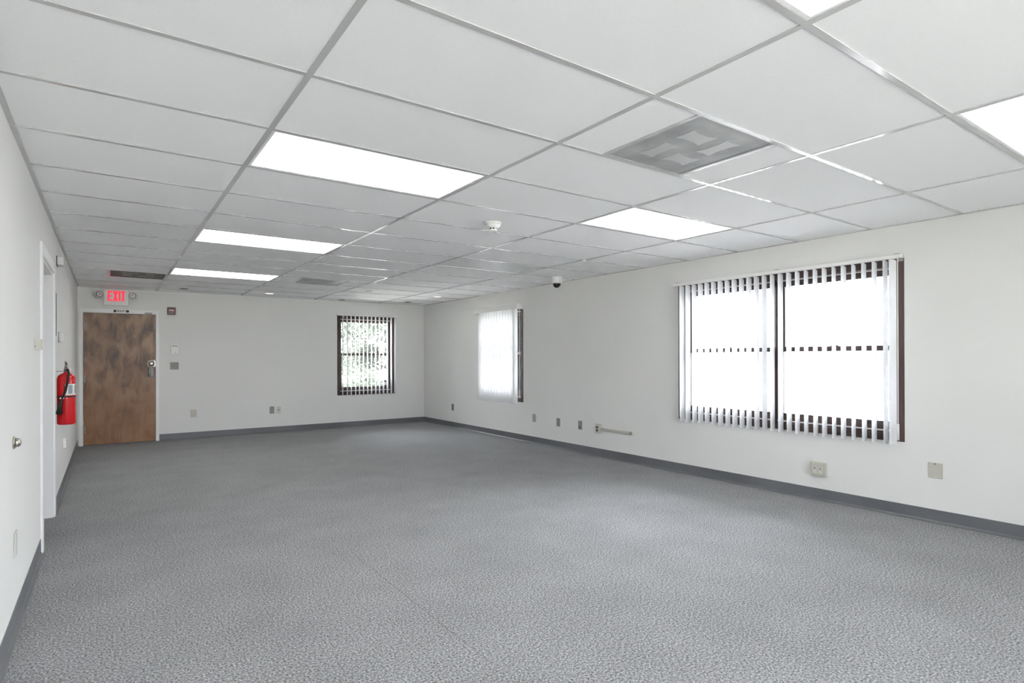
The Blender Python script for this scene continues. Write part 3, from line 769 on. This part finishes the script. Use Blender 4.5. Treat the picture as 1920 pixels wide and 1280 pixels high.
LL = {(0, -3): 'lit ceiling panel cut off by the top edge of the photo', (0, 1): 'largest lit ceiling panel, nearest of the row of three on the left',
      (0, 5): 'middle lit ceiling panel of the row leading to the door', (0, 9): 'lit ceiling panel farthest away, near the exit door',
      (2, -3): 'lit ceiling panel cut off by the right edge of the photo', (2, 1): 'lit ceiling panel just left of the wide window'}
for k in LIT:
    x0, x1, y0, y1 = cell(*k)
    lens = M[{(0, 5): 'panel_mid', (0, 9): 'panel_far', (2, -3): 'panel_right', (2, 1): 'panel_right'}.get(k, 'panel')]
    o = fixture(lens)
    o.location = ((x0 + x1) / 2, (y0 + y1) / 2, 0); tag(o, LL[k], 'ceiling light', 'fluorescent ceiling panels')
x0, x1, y0, y1 = cell(2, 5); o = fixture(M['offlens']); o.location = ((x0 + x1) / 2, (y0 + y1) / 2, 0)
tag(o, 'unlit grey ceiling panel near the dome camera', 'ceiling light', 'fluorescent ceiling panels')

# ---------------------------------------------------------------- air diffusers and return grille
def pinwheel(o, r, s, m, z):
    """four pinched deflector blades set round the middle"""
    for k in range(4):
        L, e, m_ = s, s * 0.62, s * 0.44                 # half length, half width at the ends and at the waist
        out = [(-L, -e), (-L * 0.4, -m_), (L * 0.4, -m_), (L, -e), (L * 0.92, 0), (L, e), (L * 0.4, m_), (-L * 0.4, m_), (-L, e), (-L * 0.92, 0)]
        ang = math.radians(-38) + k * PI / 2; cx, cy = r * math.cos(ang), r * math.sin(ang); rot = PI / 2 + k * PI / 2
        P = [(cx + p[0] * math.cos(rot) - p[1] * math.sin(rot), cy + p[0] * math.sin(rot) + p[1] * math.cos(rot)) for p in out]
        b = MB(); b.prism(P, z, z + 0.001, 'z'); b.build('deflector', m, o)

def grille(name, x0, x1, y0, y1, face, m_frame, label, cat, blades):
    o = empty(name, ((x0 + x1) / 2, (y0 + y1) / 2, 0)); tag(o, label, cat)
    L, W = (x1 - x0) / 2 - 0.0128, (y1 - y0) / 2 - 0.0128
    f = MB()
    for a, b, c, e in ((-L, L, -W, -W + 0.010), (-L, L, W - 0.010, W), (-L, -L + 0.010, -W + 0.010, W - 0.010), (L - 0.010, L, -W + 0.010, W - 0.010)):
        f.box(a, b, c, e, HC + 0.001, HC + 0.012)
    f.build('frame', m_frame, o)
    MB().box(-L + 0.0102, L - 0.0102, -W + 0.0102, W - 0.0102, HC + 0.005, HC + 0.007).build('perforated_face', face, o)
    if blades: pinwheel(o, blades[0], blades[1], blades[2], HC + 0.0035)
    MB().lathe([(0.15, HC + 0.008), (0.15, HC + 0.30)], (0, 0, 0), 'z', 24).build('duct_collar', M['screw'], o)
    return o
grille('air_diffuser', ca[0] + 0.3048, ca[0] + 0.9144, ca[2], ca[3], M['perf'], M['perf'], 'large grey square air diffuser between the two lit panels', 'air vent', (0.148, 0.092, M['vane']))
grille('air_diffuser', cb[1] - 0.6096, cb[1], cb[2], cb[3], M['perfdark'], M['perfdark'], 'dark grey air vent in the ceiling above the exit door', 'air vent', (0.148, 0.092, M['perf']))
grille('return_grille', ca[0] + 0.3048, ca[0] + 0.9144, cc[2], cc[3], M['perf'], M['perf'], 'pale grey square return grille in the far ceiling', 'air vent', None)

# ---------------------------------------------------------------- smoke detector, dome camera, sprinklers, downlights
s = empty('smoke_detector', (2.504, 3.734, HC + 0.0032)); tag(s, 'white round smoke detector on the ceiling tile', 'smoke detector')
MB().lathe([(0.066, 0.0), (0.066, -0.010), (0.062, -0.014)], seg=32).build('mount', M['white'], s)
MB().lathe([(0.060, -0.0142), (0.060, -0.022), (0.052, -0.034), (0.044, -0.042), (0.034, -0.045)], seg=32).build('body', M['white'], s)
b = MB(); b.lathe([(0.029, -0.0452), (0.029, -0.058)], seg=24); b.build('sensing_chamber', M['dark'], s)
b = MB()
for k in range(8):
    a = 2 * PI * k / 8; cx, cy = 0.031 * math.cos(a), 0.031 * math.sin(a); n = (-math.sin(a), math.cos(a)); r = (math.cos(a), math.sin(a))
    b.prism([(cx + n[0] * p + r[0] * q, cy + n[1] * p + r[1] * q) for p, q in ((-.005, -.003), (.005, -.003), (.005, .003), (-.005, .003))], -0.058, -0.0452, 'z')
b.build('chamber_rib', M['white'], s)
MB().lathe([(0.035, -0.0582), (0.035, -0.064), (0.028, -0.070)], seg=28).build('cap', M['white'], s)

s = empty('dome_camera', (4.905, 5.80, HC + 0.0032)); tag(s, 'white dome security camera with black globe by the right wall', 'security camera')
MB().lathe([(0.070, 0.0), (0.072, -0.004), (0.072, -0.070), (0.074, -0.072), (0.074, -0.080), (0.060, -0.084)], seg=36).build('housing', M['white'], s)
b = MB(); b.lathe([(0.054 * math.cos(a), -0.0845 - 0.056 * math.sin(a)) for a in [k * PI / 2 / 8 * 0.98 for k in range(9)]], seg=28); b.build('dome', mat('smoked_dome', (0.02, 0.02, 0.022), 0.08), s)

def sprinkler(x, y, label):
    s = empty('sprinkler_head', (x, y, HC - 0.0002)); s.scale = (0.85, 0.85, 0.55); tag(s, label, 'sprinkler', 'fire sprinklers')
    MB().lathe([(0.034, 0.0), (0.032, -0.004), (0.016, -0.008)], seg=24).build('escutcheon', M['white'], s)
    MB().lathe([(0.009, -0.0082), (0.009, -0.026), (0.006, -0.030)], seg=14).build('body', M['white'], s)
    b = MB(); b.tube([(0.007, 0, -0.028), (0.013, 0, -0.040), (0.004, 0, -0.052)], 0.002, 6).tube([(-0.007, 0, -0.028), (-0.013, 0, -0.040), (-0.004, 0, -0.052)], 0.002, 6); b.build('yoke', M['chrome'], s)
    MB().lathe([(0.018, -0.053), (0.018, -0.0545)], seg=16).build('deflector', M['chrome'], s)
sprinkler(3.064, 4.50, 'sprinkler head on the ceiling tee between smoke detector and unlit panel')
sprinkler(4.283, 4.60, 'sprinkler head on the ceiling tee nearest the dome camera')
sprinkler(2.923, 9.60, 'small pendant sprinkler at the far end of the ceiling')

def downlight(x, y, lens, label):
    s = empty('downlight', (x, y, TILEZ - 0.0004)); tag(s, label, 'downlight', 'recessed downlights')
    b = MB()
    prof = [(0.074, 0.0), (0.074, -0.0045), (0.071, -0.0058), (0.064, -0.0058), (0.0625, -0.003), (0.0625, 0.0)]
    seg = 32; R_ = [[b.bm.verts.new((r * math.cos(2 * PI * i / seg), r * math.sin(2 * PI * i / seg), z)) for i in range(seg)] for r, z in prof]
    for a, c in zip(R_, R_[1:] + R_[:1]):
        for i in range(seg):
            f = b.bm.faces.new((a[i], a[(i + 1) % seg], c[(i + 1) % seg], c[i])); f.smooth = True
    b.build('trim_ring', M['white'], s)
    MB().lathe([(0.062, -0.0004), (0.0615, -0.0075), (0.045, -0.0105)], seg=24).build('lamp', lens, s)
downlight(0.954, 9.83, M['dark'], 'dark unlit downlight right of the exit sign')
downlight(2.177, 9.80, M['warmlens'], 'glowing downlight in the far ceiling, centre of the end wall')
downlight(3.501, 10.13, M['dark'], 'dark downlight directly above the far window')
downlight(3.408, 8.62, M['greyplate'], 'pale downlight beside the return grille')
downlight(4.685, 9.87, M['dark'], 'dark downlight nearest the far right corner')
downlight(4.703, 8.741, M['warmlens'], 'glowing downlight above the closed blind')

# ---------------------------------------------------------------- window sticker and the garden outside the far window
s = empty('security_sticker', (4.455, YB + 0.0735, 0.785)); tag(s, 'small purple sticker low in the corner of the far window', 'sticker')
MB().box(-0.055, 0.055, -0.0012, 0.0, -0.06, 0.07).build('backing', M['purple'], s)
b = MB(); pts = []
for k in range(16):
    r = 0.044 if k % 2 == 0 else 0.026; a = 2 * PI * k / 16; pts.append((r * math.cos(a), 0.004 + r * math.sin(a)))
b.prism(pts, -0.0018, -0.0012, 'y'); b.build('emblem', M['paper'], s)

def foliage(parent, blobs, n, size, rnd):
    b = MB(); bm = b.bm
    for _ in range(n):
        cx, cy, cz, r = rnd.choice(blobs)
        while True:
            v = Vector((rnd.uniform(-1, 1), rnd.uniform(-1, 1), rnd.uniform(-1, 1)))
            if 0.15 < v.length < 1: break
        p = Vector((cx, cy, cz)) + v * r
        if p.z < 0.02: continue
        d = Vector((rnd.gauss(0, 1), rnd.gauss(0, 1), rnd.gauss(0, 1) - 0.4)).normalized(); u = d.orthogonal().normalized(); u.rotate(Matrix.Rotation(rnd.uniform(0, 6.28), 3, d)); L = size * rnd.uniform(0.6, 1.3)
        bend = d.cross(u) * L * 0.15
        q = [p, p + d * L * 0.45 + u * L * 0.24 + bend, p + d * L, p + d * L * 0.45 - u * L * 0.24 + bend]
        bm.faces.new([bm.verts.new(x) for x in q])
    return b.build('foliage', M['leaf'], parent)
rnd = random.Random(3)
GZ = -0.125
t = empty('tree', (6.95, 15.6, GZ)); tag(t, 'pale leafy tree seen through the far window', 'tree')
MB().tube([(0, 0, 0), (0.05, 0, 0.8), (-0.05, 0.05, 1.7), (0.1, 0, 2.8), (0.05, 0.1, 4.0)], [0.13, 0.10, 0.085, 0.06, 0.02], 10).build('trunk', M['bark'], t)
bl = []
for k in range(9):
    a = k * 2.4; z0 = 0.7 + 0.33 * k; L = 1.5 - 0.08 * k
    e = (L * math.cos(a), L * math.sin(a), z0 + 0.45)
    MB().tube([(0, 0.02, z0), (e[0] * 0.5, e[1] * 0.5, z0 + 0.28), e], [0.035, 0.022, 0.006], 7).build('branch', M['bark'], t)
    bl += [(e[0] * 0.9, e[1] * 0.9, e[2], 0.60), (e[0] * 0.5, e[1] * 0.5, z0 + 0.35, 0.55)]
bl += [(-1.1, 0.1, 0.9, 0.5), (-1.3, 0.2, 1.7, 0.55), (-0.9, 0, 2.4, 0.5), (-1.5, 0.3, 2.3, 0.4), (-0.7, 0.2, 1.5, 0.35)]
foliage(t, bl, 15000, 0.10, rnd)
t = empty('shrub', (5.45, 14.2, GZ)); tag(t, 'low shrub outside the far window, under the tree', 'shrub')
for k in range(5):
    a = k * 1.3; MB().tube([(0, 0, 0), (0.14 * math.cos(a), 0.14 * math.sin(a), 0.4), (0.36 * math.cos(a), 0.36 * math.sin(a), 0.85)], [0.016, 0.012, 0.004], 6).build('stem', M['bark'], t)
foliage(t, [(0, 0, 0.55, 0.45), (0.35, 0, 0.6, 0.32), (-0.3, 0.1, 0.55, 0.35), (0.1, 0.2, 0.85, 0.3)], 2200, 0.09, rnd)
